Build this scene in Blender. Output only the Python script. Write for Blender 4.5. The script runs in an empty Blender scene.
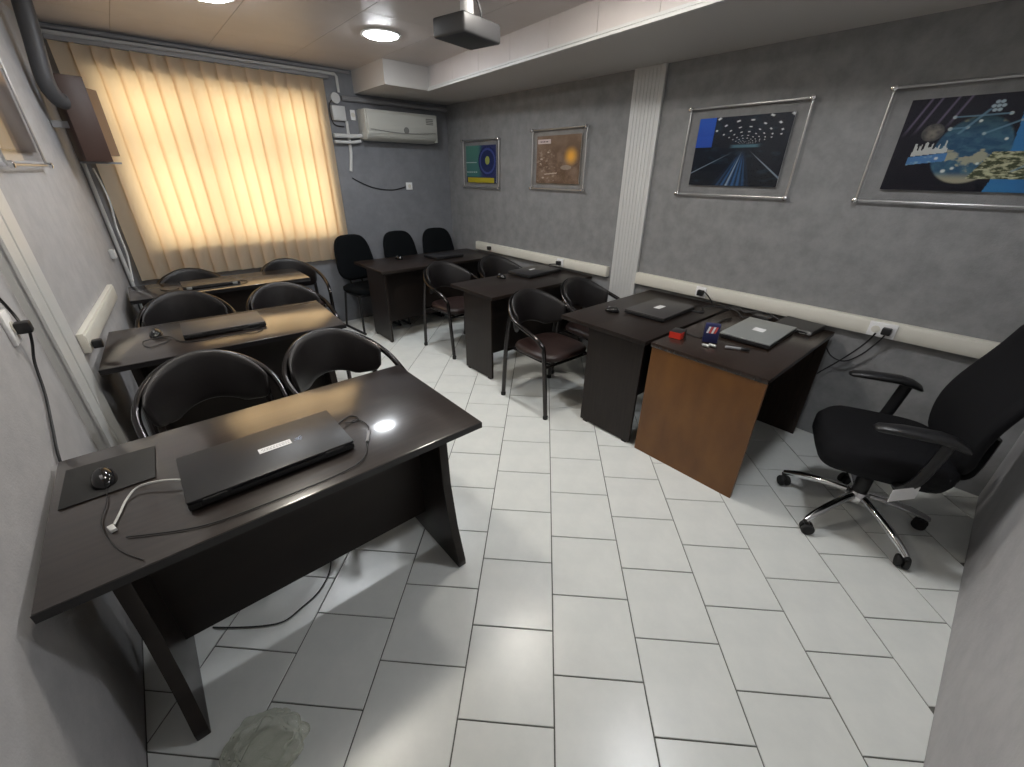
import bpy, bmesh, math, random
from mathutils import Vector, Matrix, noise as mnoise
random.seed(7)
SC = bpy.context.scene
COL = SC.collection
PI = math.pi

# ------------------------------------------------------------------ camera
F_PX, YAW, PITCH, ROLL, CAM_H = 411.5226, math.radians(41.19), math.radians(27.05), math.radians(0.73), 1.62
cd = bpy.data.cameras.new('camera'); cam = bpy.data.objects.new('camera', cd); COL.objects.link(cam)
cd.sensor_width = 36; cd.lens = 36 * F_PX / 1024; cd.clip_start = 0.02
_f = Vector((math.sin(YAW) * math.cos(PITCH), math.cos(YAW) * math.cos(PITCH), -math.sin(PITCH)))
_r = Vector((math.cos(YAW), -math.sin(YAW), 0)); _u = _r.cross(_f)
R2 = math.cos(ROLL) * _r + math.sin(ROLL) * _u; U2 = -math.sin(ROLL) * _r + math.cos(ROLL) * _u
M = Matrix.Identity(4)
for i in range(3):
    M[i][0] = R2[i]; M[i][1] = U2[i]; M[i][2] = -_f[i]
M[2][3] = CAM_H
cam.matrix_world = M; SC.camera = cam

# ------------------------------------------------------------------ world, daylight, exposure
w = bpy.data.worlds.new('world'); SC.world = w; w.use_nodes = True
w.node_tree.nodes['Background'].inputs[0].default_value = (0.75, 0.85, 1.0, 1)
w.node_tree.nodes['Background'].inputs[1].default_value = 1.0
ld = bpy.data.lights.new('daylight', 'AREA'); ld.shape = 'RECTANGLE'; ld.size = 4.2; ld.size_y = 3.4; ld.energy = 145; ld.color = (1, 0.95, 0.88)
lo = bpy.data.objects.new('daylight', ld); COL.objects.link(lo); lo.location = (1.0, 6.2, 2.0); lo.rotation_euler = (math.radians(-98), 0, 0)
SC.view_settings.view_transform = 'Standard'; SC.view_settings.look = 'None'
SC.view_settings.exposure = -0.14; SC.view_settings.gamma = 1.0; SC.view_settings.use_curve_mapping = False

# ------------------------------------------------------------------ materials
MATS = {}
def mat(name, col, rough=0.5, metal=0.0, spec=0.5, noise=None, bump=0.0, bscale=200, coat=0.0, grain=None):
    if name in MATS: return MATS[name]
    m = bpy.data.materials.new(name); m.use_nodes = True; nt = m.node_tree; b = nt.nodes['Principled BSDF']
    b.inputs['Base Color'].default_value = (*col, 1); b.inputs['Roughness'].default_value = rough
    b.inputs['Metallic'].default_value = metal; b.inputs['Specular IOR Level'].default_value = spec
    if coat: b.inputs['Coat Weight'].default_value = coat; b.inputs['Coat Roughness'].default_value = 0.13; b.inputs['Coat IOR'].default_value = 1.7
    tc = nt.nodes.new('ShaderNodeTexCoord')
    if noise:      # (scale, colour2, detail)
        n = nt.nodes.new('ShaderNodeTexNoise'); n.inputs['Scale'].default_value = noise[0]; n.inputs['Detail'].default_value = noise[2]
        n.inputs['Roughness'].default_value = 0.65
        r = nt.nodes.new('ShaderNodeValToRGB'); r.color_ramp.elements[0].position = 0.35; r.color_ramp.elements[1].position = 0.65
        r.color_ramp.elements[0].color = (*col, 1); r.color_ramp.elements[1].color = (*noise[1], 1)
        nt.links.new(tc.outputs['Object'], n.inputs['Vector']); nt.links.new(n.outputs[0], r.inputs[0]); nt.links.new(r.outputs[0], b.inputs['Base Color'])
    if grain:      # (stretch vector, colour2)
        mp = nt.nodes.new('ShaderNodeMapping'); mp.inputs['Scale'].default_value = grain[0]
        n = nt.nodes.new('ShaderNodeTexNoise'); n.inputs['Scale'].default_value = 1.0; n.inputs['Detail'].default_value = 6
        r = nt.nodes.new('ShaderNodeValToRGB'); r.color_ramp.elements[0].position = 0.3; r.color_ramp.elements[1].position = 0.7
        r.color_ramp.elements[0].color = (*col, 1); r.color_ramp.elements[1].color = (*grain[1], 1)
        nt.links.new(tc.outputs['Object'], mp.inputs[0]); nt.links.new(mp.outputs[0], n.inputs['Vector']); nt.links.new(n.outputs[0], r.inputs[0]); nt.links.new(r.outputs[0], b.inputs['Base Color'])
    if bump:
        n2 = nt.nodes.new('ShaderNodeTexNoise'); n2.inputs['Scale'].default_value = bscale; n2.inputs['Detail'].default_value = 3
        bp = nt.nodes.new('ShaderNodeBump'); bp.inputs['Strength'].default_value = bump; bp.inputs['Distance'].default_value = 0.01
        nt.links.new(tc.outputs['Object'], n2.inputs['Vector']); nt.links.new(n2.outputs[0], bp.inputs['Height']); nt.links.new(bp.outputs[0], b.inputs['Normal'])
    MATS[name] = m; return m
def emit(name, col, s):
    m = bpy.data.materials.new(name); m.use_nodes = True; b = m.node_tree.nodes['Principled BSDF']
    b.inputs['Base Color'].default_value = (0.8, 0.8, 0.8, 1)
    b.inputs['Emission Color'].default_value = (*col, 1); b.inputs['Emission Strength'].default_value = s; return m
def clear(name, tint, gloss=0.06, rough=0.05):
    m = bpy.data.materials.new(name); m.use_nodes = True; nt = m.node_tree; nt.nodes.remove(nt.nodes['Principled BSDF'])
    t = nt.nodes.new('ShaderNodeBsdfTransparent'); t.inputs[0].default_value = (*tint, 1)
    g = nt.nodes.new('ShaderNodeBsdfGlossy'); g.inputs['Roughness'].default_value = rough
    lw = nt.nodes.new('ShaderNodeMath'); lw.operation = 'MULTIPLY'; fr = nt.nodes.new('ShaderNodeFresnel'); fr.inputs[0].default_value = 1.3
    ge = nt.nodes.new('ShaderNodeNewGeometry'); iv = nt.nodes.new('ShaderNodeMath'); iv.operation = 'SUBTRACT'; iv.inputs[0].default_value = 1.0
    nt.links.new(ge.outputs['Backfacing'], iv.inputs[1]); nt.links.new(fr.outputs[0], lw.inputs[0]); nt.links.new(iv.outputs[0], lw.inputs[1])
    mx = nt.nodes.new('ShaderNodeMixShader')
    nt.links.new(lw.outputs[0], mx.inputs[0]); nt.links.new(t.outputs[0], mx.inputs[1]); nt.links.new(g.outputs[0], mx.inputs[2])
    nt.links.new(mx.outputs[0], nt.nodes['Material Output'].inputs[0]); return m
def vcol(name, rough=0.4):
    m = bpy.data.materials.new(name); m.use_nodes = True; nt = m.node_tree; b = nt.nodes['Principled BSDF']
    a = nt.nodes.new('ShaderNodeAttribute'); a.attribute_name = 'print'; nt.links.new(a.outputs[0], b.inputs['Base Color'])
    b.inputs['Roughness'].default_value = rough; b.inputs['Specular IOR Level'].default_value = 0.2; return m

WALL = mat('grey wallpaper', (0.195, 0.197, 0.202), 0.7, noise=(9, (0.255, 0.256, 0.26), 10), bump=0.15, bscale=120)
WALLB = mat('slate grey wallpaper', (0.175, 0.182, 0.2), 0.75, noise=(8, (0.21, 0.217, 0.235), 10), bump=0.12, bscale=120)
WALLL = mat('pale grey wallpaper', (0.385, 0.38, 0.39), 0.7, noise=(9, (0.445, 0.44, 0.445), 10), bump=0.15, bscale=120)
CEIL = mat('ceiling panel', (0.52, 0.48, 0.465), 0.45, noise=(2, (0.56, 0.52, 0.505), 3))
GAP = mat('panel joint', (0.40, 0.36, 0.34), 0.9)
SOFF = mat('soffit paint', (0.5, 0.48, 0.46), 0.6)
GROUT = mat('dark grout', (0.12, 0.12, 0.11), 0.9)
TILE = mat('white glazed tile', (0.66, 0.68, 0.66), 0.28, spec=0.5, noise=(6, (0.72, 0.735, 0.71), 7), bump=0.03, bscale=12)
PVC = mat('white pvc', (0.56, 0.565, 0.56), 0.4)
CREAM = mat('cream trunking', (0.68, 0.66, 0.59), 0.4)
WENGE = mat('wenge laminate', (0.012, 0.0085, 0.0075), 0.38, grain=((2, 70, 5), (0.021, 0.015, 0.0125)), spec=0.3)
WTOP = mat('polished wenge laminate', (0.014, 0.0095, 0.0085), 0.3, grain=((2, 70, 5), (0.026, 0.018, 0.015)), spec=0.4, coat=1.0)
EDGE = mat('dark edge band', (0.008, 0.007, 0.008), 0.4)
WALNUT = mat('dark walnut laminate', (0.018, 0.0115, 0.009), 0.25, grain=((3, 60, 5), (0.03, 0.019, 0.014)))
OAK = mat('orange brown veneer', (0.115, 0.043, 0.007), 0.4, grain=((30, 9, 4), (0.165, 0.068, 0.012)))
LEATHER = mat('black leatherette', (0.009, 0.0075, 0.008), 0.42, bump=0.15, bscale=300)
SEATL = mat('dark brown leatherette', (0.022, 0.011, 0.0095), 0.42, bump=0.15, bscale=300)
TUBE = mat('black chrome tube', (0.06, 0.055, 0.055), 0.22, metal=1.0)
CHROME = mat('chrome', (0.75, 0.75, 0.76), 0.15, metal=1.0)
STEEL = mat('brushed steel bar', (0.55, 0.55, 0.55), 0.28, metal=1.0)
FABRIC = mat('black fabric', (0.005, 0.006, 0.007), 0.95, spec=0.1, bump=0.3, bscale=700)
MESHF = mat('black mesh fabric', (0.006, 0.006, 0.0075), 0.8, spec=0.2, bump=0.4, bscale=500)
BLACK = mat('black plastic', (0.01, 0.01, 0.011), 0.4)
GLOSSB = mat('glossy black plastic', (0.008, 0.008, 0.009), 0.08)
RUBBER = mat('black rubber', (0.012, 0.012, 0.012), 0.7)
LAPT = mat('matt black laptop lid', (0.016, 0.016, 0.018), 0.38, bump=0.05, bscale=600)
LAPG = mat('dark grey laptop lid', (0.045, 0.042, 0.042), 0.4)
SILVER = mat('silver laptop lid', (0.42, 0.44, 0.43), 0.35, metal=0.6)
WHITE = mat('white paper', (0.8, 0.8, 0.8), 0.6)
INK = mat('grey ink', (0.1, 0.1, 0.12), 0.6)
BLUEW = mat('pale blue ink', (0.5, 0.55, 0.7), 0.6)
ACW = mat('off white plastic', (0.5, 0.5, 0.46), 0.35)
ACG = mat('grey grille plastic', (0.2, 0.2, 0.19), 0.5)
GREY = mat('grey plastic', (0.25, 0.25, 0.26), 0.5)
PIPEG = mat('dark grey pipe paint', (0.07, 0.07, 0.075), 0.45)
BROWNB = mat('brown painted wood', (0.06, 0.03, 0.022), 0.5)
BROWNL = mat('lighter brown wood', (0.16, 0.085, 0.045), 0.5)
RED = mat('red card', (0.55, 0.03, 0.015), 0.45)
DBLUE = mat('dark blue card', (0.02, 0.025, 0.09), 0.4)
PACKR = mat('red print', (0.6, 0.08, 0.07), 0.4)
CABLE = mat('black cable', (0.01, 0.01, 0.011), 0.5)
WCABLE = mat('white cable', (0.6, 0.6, 0.58), 0.5)
WFRAME = mat('window frame paint', (0.55, 0.55, 0.53), 0.5)
GLASS = clear('window glass', (0.95, 0.97, 0.97)); ACRYL = clear('clear acrylic', (0.97, 0.97, 0.97), rough=0.03)
PRINT = vcol('printed poster', 0.35)

def blind_mat():
    m = bpy.data.materials.new('peach blind fabric'); m.use_nodes = True; nt = m.node_tree; nt.nodes.remove(nt.nodes['Principled BSDF'])
    d = nt.nodes.new('ShaderNodeBsdfDiffuse'); t = nt.nodes.new('ShaderNodeBsdfTranslucent'); mx = nt.nodes.new('ShaderNodeMixShader')
    d.inputs[0].default_value = (0.74, 0.65, 0.51, 1); t.inputs[0].default_value = (0.95, 0.64, 0.325, 1); mx.inputs[0].default_value = 0.6
    nt.links.new(d.outputs[0], mx.inputs[1]); nt.links.new(t.outputs[0], mx.inputs[2]); nt.links.new(mx.outputs[0], nt.nodes['Material Output'].inputs[0]); return m
BLIND = blind_mat()
def bag_mat():
    m = bpy.data.materials.new('clear crinkled plastic'); m.use_nodes = True; nt = m.node_tree; nt.nodes.remove(nt.nodes['Principled BSDF'])
    t = nt.nodes.new('ShaderNodeBsdfTransparent'); t.inputs[0].default_value = (0.94, 0.95, 0.92, 1)
    g = nt.nodes.new('ShaderNodeBsdfPrincipled'); g.inputs['Base Color'].default_value = (0.62, 0.64, 0.56, 1); g.inputs['Roughness'].default_value = 0.12
    lw = nt.nodes.new('ShaderNodeLayerWeight'); lw.inputs[0].default_value = 0.35; ma = nt.nodes.new('ShaderNodeMath'); ma.operation = 'MULTIPLY_ADD'; ma.inputs[1].default_value = 0.5; ma.inputs[2].default_value = 0.24
    mx = nt.nodes.new('ShaderNodeMixShader'); nt.links.new(lw.outputs['Facing'], ma.inputs[0]); nt.links.new(ma.outputs[0], mx.inputs[0])
    nt.links.new(t.outputs[0], mx.inputs[1]); nt.links.new(g.outputs[0], mx.inputs[2]); nt.links.new(mx.outputs[0], nt.nodes['Material Output'].inputs[0]); return m
BAG = bag_mat()

# ------------------------------------------------------------------ mesh helpers
def finish(name, bm, m, parent=None, smooth=False, loc=None, rot=None):
    me = bpy.data.meshes.new(name); bmesh.ops.recalc_face_normals(bm, faces=bm.faces[:]); bm.to_mesh(me); bm.free()
    if smooth:
        me.polygons.foreach_set('use_smooth', [True] * len(me.polygons))
        if smooth != 'all':
            try: me.set_sharp_from_angle(angle=math.radians(40))
            except Exception: pass
    o = bpy.data.objects.new(name, me); COL.objects.link(o); me.materials.append(m)
    if parent: o.parent = parent
    if loc: o.location = loc
    if rot: o.rotation_euler = rot
    return o
def bbox(bm, lo, hi, bev=0.0, seg=2, mtx=None):
    r = bmesh.ops.create_cube(bm, size=1.0); vs = r['verts']
    for v in vs:
        v.co = Vector([lo[i] + (v.co[i] + 0.5) * (hi[i] - lo[i]) for i in range(3)])
    if bev:
        es = list({e for v in vs for e in v.link_edges})
        r = bmesh.ops.bevel(bm, geom=es, offset=bev, segments=seg, affect='EDGES', profile=0.5)
        vs = list({v for f in r['faces'] for v in f.verts})
        vs = list({v for v0 in vs for v in _island(v0)}) if mtx else vs
    if mtx:
        for v in vs: v.co = mtx @ v.co
def _island(v0):
    seen = {v0}; st = [v0]
    while st:
        v = st.pop()
        for e in v.link_edges:
            o = e.other_vert(v)
            if o not in seen: seen.add(o); st.append(o)
    return seen
def box(name, lo, hi, m, parent=None, bev=0.0, seg=2, loc=None, rot=None):
    bm = bmesh.new(); bbox(bm, lo, hi, bev, seg); return finish(name, bm, m, parent, bool(bev), loc, rot)
def ring_loop(bm, rings, close=False, caps=True):
    n = len(rings[0])
    vr = [[bm.verts.new(p) for p in r] for r in rings]
    K = len(vr)
    for a in range(K if close else K - 1):
        A, B = vr[a], vr[(a + 1) % K]
        for i in range(n): bm.faces.new((A[i], A[(i + 1) % n], B[(i + 1) % n], B[i]))
    if caps and not close:
        bm.faces.new(vr[0][::-1]); bm.faces.new(vr[-1])
def smoothpath(pts, n=6):
    P = [Vector(p) for p in pts]
    if len(P) < 3: return P
    out = []
    for i in range(len(P) - 1):
        p0 = P[max(i - 1, 0)]; p1 = P[i]; p2 = P[i + 1]; p3 = P[min(i + 2, len(P) - 1)]
        for k in range(n):
            t = k / n
            out.append(0.5 * (2 * p1 + (p2 - p0) * t + (2 * p0 - 5 * p1 + 4 * p2 - p3) * t * t + (3 * p1 - p0 - 3 * p2 + p3) * t ** 3))
    out.append(P[-1]); return out
def tube(bm, pts, r, seg=8, smooth=0, ry=None):
    P = smoothpath(pts, smooth) if smooth else [Vector(p) for p in pts]
    rings = []; up = None
    for i, p in enumerate(P):
        t = (P[min(i + 1, len(P) - 1)] - P[max(i - 1, 0)]).normalized()
        if up is None:
            up = Vector((0, 0, 1)) if abs(t.z) < 0.9 else Vector((1, 0, 0))
        s = t.cross(up)
        if s.length < 1e-5: s = t.cross(Vector((0, 1, 0)))
        s.normalize(); up = s.cross(t).normalized()
        rr = r[i] if isinstance(r, (list, tuple)) else r
        rings.append([p + s * math.cos(2 * PI * k / seg) * rr + up * math.sin(2 * PI * k / seg) * (ry or rr) for k in range(seg)])
    ring_loop(bm, rings)
def tubeo(name, pts, r, m, parent=None, seg=8, smooth=0, ry=None):
    bm = bmesh.new(); tube(bm, pts, r, seg, smooth, ry); return finish(name, bm, m, parent, True)
def lathe(bm, prof, c=(0, 0, 0), seg=16, axis='z'):
    rings = []
    for r, h in prof:
        ring = []
        for k in range(seg):
            a = 2 * PI * k / seg; x, y = math.cos(a) * max(r, 1e-4), math.sin(a) * max(r, 1e-4)
            p = {'z': (x, y, h), 'x': (h, x, y), 'y': (y, h, x)}[axis]
            ring.append(Vector(p) + Vector(c))
        rings.append(ring)
    ring_loop(bm, rings)
def latheo(name, prof, m, parent=None, c=(0, 0, 0), seg=16, axis='z'):
    bm = bmesh.new(); lathe(bm, prof, c, seg, axis); return finish(name, bm, m, parent, True)
def prism(bm, poly, z0, z1, axis='z'):
    def P(a, b, h): return {'z': (a, b, h), 'x': (h, a, b), 'y': (a, h, b)}[axis]
    lo = [bm.verts.new(P(a, b, z0)) for a, b in poly]; hi = [bm.verts.new(P(a, b, z1)) for a, b in poly]
    n = len(poly); bm.faces.new(lo[::-1]); bm.faces.new(hi)
    for i in range(n): bm.faces.new((lo[i], lo[(i + 1) % n], hi[(i + 1) % n], hi[i]))
def prismo(name, poly, z0, z1, m, parent=None, axis='z', bev=0, loc=None, rot=None):
    bm = bmesh.new(); prism(bm, poly, z0, z1, axis)
    if bev: bmesh.ops.bevel(bm, geom=bm.edges[:], offset=bev, segments=2, affect='EDGES', profile=0.5)
    return finish(name, bm, m, parent, bool(bev), loc, rot)
def thing(name, label, cat, loc=(0, 0, 0), rz=0.0, group=None):
    o = bpy.data.objects.new(name, None); COL.objects.link(o); o.empty_display_size = 0.1
    o.location = loc; o.rotation_euler = (0, 0, rz); o['label'] = label; o['category'] = cat
    if group: o['group'] = group
    return o
def tag(o, label, cat, group=None):
    o['label'] = label; o['category'] = cat
    if group: o['group'] = group
    return o
def struct(o, label=None):
    o['kind'] = 'structure'
    if label: o['label'] = label
    return o
def dup(root, loc, rz, label):
    r = root.copy(); COL.objects.link(r); r.location = loc; r.rotation_euler = (0, 0, rz); r['label'] = label
    for ch in list(root.children):
        c = ch.copy(); COL.objects.link(c); c.parent = r
        for g in ch.children:
            d = g.copy(); COL.objects.link(d); d.parent = c
    return r

# ------------------------------------------------------------------ room
XR, YB, YF, ZC, ZS = 3.22, 4.93, -0.395, 2.52, 2.33
L1, L2_, L3 = (-0.47, YF), (-0.425, 2.5), (-0.17, YB)           # left wall line (near part, corner, far part)
def xl(y):
    return L1[0] + (L2_[0] - L1[0]) * (y - YF) / (2.5 - YF) if y < 2.5 else -0.392 + (L3[0] + 0.392) * (y - 2.5) / (YB - 2.5)
room = [(L1[0], YF), (XR, YF), (XR, YB), (L3[0], YB), (-0.392, 2.5), (L2_[0], 2.5)]
fl = struct(prismo('floor', [(-0.6, -0.5), (3.35, -0.5), (3.35, 5.05), (-0.6, 5.05)], -0.08, -0.004, GROUT), 'white square tile floor laid diagonally with dark joints')
# tiles, clipped to the room outline
TL, U0, V0, PHI = 0.3222, 0.1071, 2.4711, math.radians(45.03)
def clip(poly, hull):
    out = poly
    for i in range(len(hull)):
        a, b = hull[i], hull[(i + 1) % len(hull)]; src = out; out = []
        def side(p): return (b[0] - a[0]) * (p[1] - a[1]) - (b[1] - a[1]) * (p[0] - a[0])
        for j in range(len(src)):
            p, q = src[j], src[(j + 1) % len(src)]; sp, sq = side(p), side(q)
            if sp >= 0: out.append(p)
            if sp * sq < 0:
                t = sp / (sp - sq); out.append((p[0] + (q[0] - p[0]) * t, p[1] + (q[1] - p[1]) * t))
        if len(out) < 3: return []
    return out
hull = [(-0.465, YF), (XR, YF), (XR, YB), (-0.18, YB), (-0.42, 2.5)]
g = 0.0024
for c in range(-16, 16):
    for k in range(-16, 20):
        u = U0 + c * TL; v = V0 + (0.5 * TL if c % 2 else 0) - k * TL
        q = [(u + g, v - TL + g), (u + TL - g, v - TL + g), (u + TL - g, v - g), (u + g, v - g)]
        q = [(a * math.cos(PHI) + b * math.sin(PHI), -a * math.sin(PHI) + b * math.cos(PHI)) for a, b in q]
        q = clip(q, hull)
        if len(q) < 3: continue
        ar = 0.5 * abs(sum(q[i][0] * q[(i + 1) % len(q)][1] - q[(i + 1) % len(q)][0] * q[i][1] for i in range(len(q))))
        if ar < 0.00015: continue
        cx = sum(p[0] for p in q) / len(q); cy = sum(p[1] for p in q) / len(q)
        bm = bmesh.new(); dz = random.uniform(-0.0004, 0.0004)
        lo = [bm.verts.new((p[0] - cx, p[1] - cy, -0.006)) for p in q]
        mi = [bm.verts.new((p[0] - cx, p[1] - cy, -0.0012 + dz)) for p in q]
        hi = []
        for p in q:
            dx, dy = p[0] - cx, p[1] - cy; s = 1 - 0.002 / max(math.hypot(dx, dy), 0.02); hi.append(bm.verts.new((dx * s, dy * s, dz)))
        n = len(q); bm.faces.new(hi)
        for i in range(n):
            j = (i + 1) % n; bm.faces.new((lo[i], lo[j], mi[j], mi[i])); bm.faces.new((mi[i], mi[j], hi[j], hi[i]))
        finish('tile', bm, TILE, fl, False, loc=(cx, cy, 0))
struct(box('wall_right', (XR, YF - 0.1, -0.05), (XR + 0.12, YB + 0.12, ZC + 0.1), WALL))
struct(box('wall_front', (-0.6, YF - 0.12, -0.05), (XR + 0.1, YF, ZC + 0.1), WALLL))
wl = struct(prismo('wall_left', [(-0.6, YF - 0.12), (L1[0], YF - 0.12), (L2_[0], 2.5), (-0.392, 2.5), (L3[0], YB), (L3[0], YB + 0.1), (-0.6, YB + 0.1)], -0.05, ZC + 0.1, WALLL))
# back wall with a window opening
WX0, WX1, WZ0, WZ1 = 0.08, 1.71, 1.00, 2.27
bm = bmesh.new()
for a, b in (((-0.6, -0.05), (WX0, ZC + 0.1)), ((WX1, -0.05), (XR + 0.1, ZC + 0.1)), ((WX0, -0.05), (WX1, WZ0)), ((WX0, WZ1), (WX1, ZC + 0.1))):
    bbox(bm, (a[0], YB, a[1]), (b[0], YB + 0.18, b[1]))
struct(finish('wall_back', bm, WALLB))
win = struct(box('window_1', (WX0 - 0.02, YB + 0.1, WZ0 - 0.03), (WX1 + 0.02, YB + 0.16, WZ0 + 0.03), WFRAME))
box('window_frame', (WX0 - 0.02, YB + 0.1, WZ1 - 0.04), (WX1 + 0.02, YB + 0.16, WZ1 + 0.03), WFRAME, win)
for x in (WX0, WX0 + 0.58, WX0 + 1.14, WX1): box('mullion', (x - 0.03, YB + 0.1, WZ0), (x + 0.03, YB + 0.16, WZ1), WFRAME, win)
box('transom', (WX0, YB + 0.1, 1.78), (WX1, YB + 0.16, 1.84), WFRAME, win)
for x in (WX0, WX0 + 0.58, WX0 + 1.14): box('pane', (x + 0.02, YB + 0.125, WZ0), (x + 0.56, YB + 0.13, WZ1), GLASS, win)
# ceiling: backing, panels, soffit
ce = struct(box('ceiling', (-0.6, YF - 0.1, ZC + 0.004), (XR + 0.1, YB + 0.18, ZC + 0.12), GAP))
xs = sorted([0.89 + 0.6 * k for k in range(-3, 5)]); ys = sorted([4.37 - 1.2 * k for k in range(-1, 6)])
for i in range(len(xs) - 1):
    for j in range(len(ys) - 1):
        x0, x1, y0, y1 = max(xs[i], -0.5), min(xs[i + 1], XR), max(ys[j], YF), min(ys[j + 1], YB)
        if x1 - x0 > 0.05 and y1 - y0 > 0.05:
            box('ceiling_panel', (x0 + 0.0012, y0 + 0.0012, ZC), (x1 - 0.0012, y1 - 0.0012, ZC + 0.006), CEIL, ce)
E0, E1 = (2.585, 4.24), (2.19, YF)                       # soffit lower edge beside the aisle
so = struct(prismo('ceiling_soffit', [(XR, YF), (XR, YB), (2.11, YB), (2.11, 4.22), E0, E1], ZS, ZC, SOFF), 'lowered pale soffit running along the right wall')
ex, ey = E1[0] - E0[0], E1[1] - E0[1]; EL = math.hypot(ex, ey); ex /= EL; ey /= EL; nx, ny = ey, -ex
if nx > 0: nx, ny = -nx, -ny
s = 0.05; step = 0.437
while s < EL:
    e = min(s + step, EL) - 0.003
    a = (E0[0] + ex * s, E0[1] + ey * s); b = (E0[0] + ex * e, E0[1] + ey * e)
    prismo('fascia_panel', [a, b, (b[0] + nx * 0.006, b[1] + ny * 0.006), (a[0] + nx * 0.006, a[1] + ny * 0.006)], ZS + 0.03, ZC, CEIL, so)
    s += step
for z0, z1, o in ((ZS - 0.004, ZS + 0.012, 0.018), (ZS + 0.016, ZS + 0.03, 0.012)):
    prismo('edge_trim', [E0, E1, (E1[0] + nx * o, E1[1] + ny * o), (E0[0] + nx * o, E0[1] + ny * o)], z0, z1, PVC, so)
# wall pilasters with flutes
tr = struct(box('trim_1', (XR - 0.015, 2.03, 0.0), (XR, 2.30, ZS), PVC), 'white fluted pilaster on the right wall')
for k in range(7): box('flute', (XR - 0.0185, 2.075 + k * 0.031, 0.0), (XR - 0.014, 2.101 + k * 0.031, ZS), PVC, tr, bev=0.002)
box('edge_strip', (XR - 0.03, 2.026, 0.0), (XR - 0.01, 2.056, ZS), PVC, tr, bev=0.004)
tr = struct(prismo('trim_2', [(-0.45, 2.46), (-0.386, 2.46), (-0.362, 2.73), (-0.45, 2.73)], 0, ZC, PVC), 'white pilaster on the left wall')
prismo('edge_strip', [(-0.39, 2.452), (-0.380, 2.452), (-0.370, 2.56), (-0.39, 2.56)], 0, ZC, PVC, tr)
prismo('edge_strip', [(-0.385, 2.58), (-0.368, 2.58), (-0.356, 2.715), (-0.375, 2.715)], 0, ZC, PVC, tr)
# cable trunking
def trunk(name, label, a, b, z0, z1, side, d=0.045):
    t = thing(name, label, 'trunking', (a[0], a[1], z0))
    L = math.hypot(b[0] - a[0], b[1] - a[1]); ang = math.atan2(b[1] - a[1], b[0] - a[0])
    t.rotation_euler = (0, 0, ang); h = z1 - z0
    y0, y1 = (0, d) if side > 0 else (-d, 0)
    box('body', (0, y0, 0), (L, y1, h), CREAM, t, bev=0.004)
    yy = d if side > 0 else -d
    box('cover', (0.004, yy - 0.002, h * 0.12), (L - 0.004, yy + 0.003, h * 0.88), CREAM, t, bev=0.0015)
    return t
trunk('cable_trunking', 'long cream cable trunking on right wall beside the wheeled chair', (XR, -0.39), (XR, 2.02), 0.775, 0.87, 1)
trunk('cable_trunking', 'cream cable trunking on right wall between the pilaster and the far corner', (XR, 2.33), (XR, 4.35), 0.775, 0.865, 1)
trunk('cable_trunking', 'short cream cable trunking on the left wall beside the blind', (xl(4.0) + 0.001, 4.0), (xl(2.80) + 0.001, 2.80), 0.80, 0.90, 1, 0.028)

# ------------------------------------------------------------------ vertical blind
bl = thing('vertical_blind', 'peach vertical window blind glowing with daylight', 'blind', (0, 4.885, 0.74))
NV = 17; BX0, BX1 = -0.07, 1.80; pit = (BX1 - BX0) / NV
box('head_rail', (BX0 - 0.02, -0.025, 1.675), (BX1 + 0.05, 0.02, 1.705), GREY, bl, bev=0.004)
bm = bmesh.new(); hw = 0.063
prof = [(-hw + 2 * hw * i / 6, 0.004 * math.cos(PI * (i / 6 - 0.5))) for i in range(7)]
lo = [bm.verts.new((a, b, 0.0)) for a, b in prof]; hi = [bm.verts.new((a, b, 1.675)) for a, b in prof]
for i in range(6): bm.faces.new((lo[i], lo[i + 1], hi[i + 1], hi[i]))
v0 = finish('vane', bm, BLIND, bl, 'all')
for k in range(NV):
    o = v0 if k == 0 else v0.copy()
    if k: COL.objects.link(o); o.parent = bl
    o.location = (BX0 + pit * (k + 0.5), random.uniform(-0.003, 0.003), 0); o.rotation_euler = (0, 0, math.radians(13 + random.uniform(-3, 3)))

# ------------------------------------------------------------------ ceiling lamps
def lamp(x, y, col, st, label, r=0.125):
    t = thing('ceiling_light', label, 'light', (x, y, ZC), 0, 'round ceiling lights')
    latheo('rim', [(r, 0.0), (r + 0.018, -0.004), (r + 0.02, -0.012), (r, -0.014), (r - 0.004, -0.008)], WHITE, t, seg=24)
    latheo('diffuser', [(0.001, -0.034), (r * 0.5, -0.031), (r * 0.8, -0.023), (r - 0.004, -0.010), (r - 0.004, -0.006), (0.001, -0.006)], emit('lamp glow', col, st), t, seg=24)
lamp(1.78, 3.54, (0.92, 0.96, 1.0), 125, 'round white ceiling light shining beside the projector')
lamp(0.70, 3.48, (0.92, 0.96, 1.0), 125, 'ceiling light above the left desks at the top edge')
lamp(1.74, 1.80, (1.0, 0.95, 0.87), 125, 'ceiling light over the middle of the aisle')
lamp(0.30, 1.95, (1.0, 0.93, 0.82), 125, 'ceiling light over the nearest left desk')
lamp(1.75, 0.45, (0.95, 0.97, 1.0), 125, 'ceiling light nearest the front wall')

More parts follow.
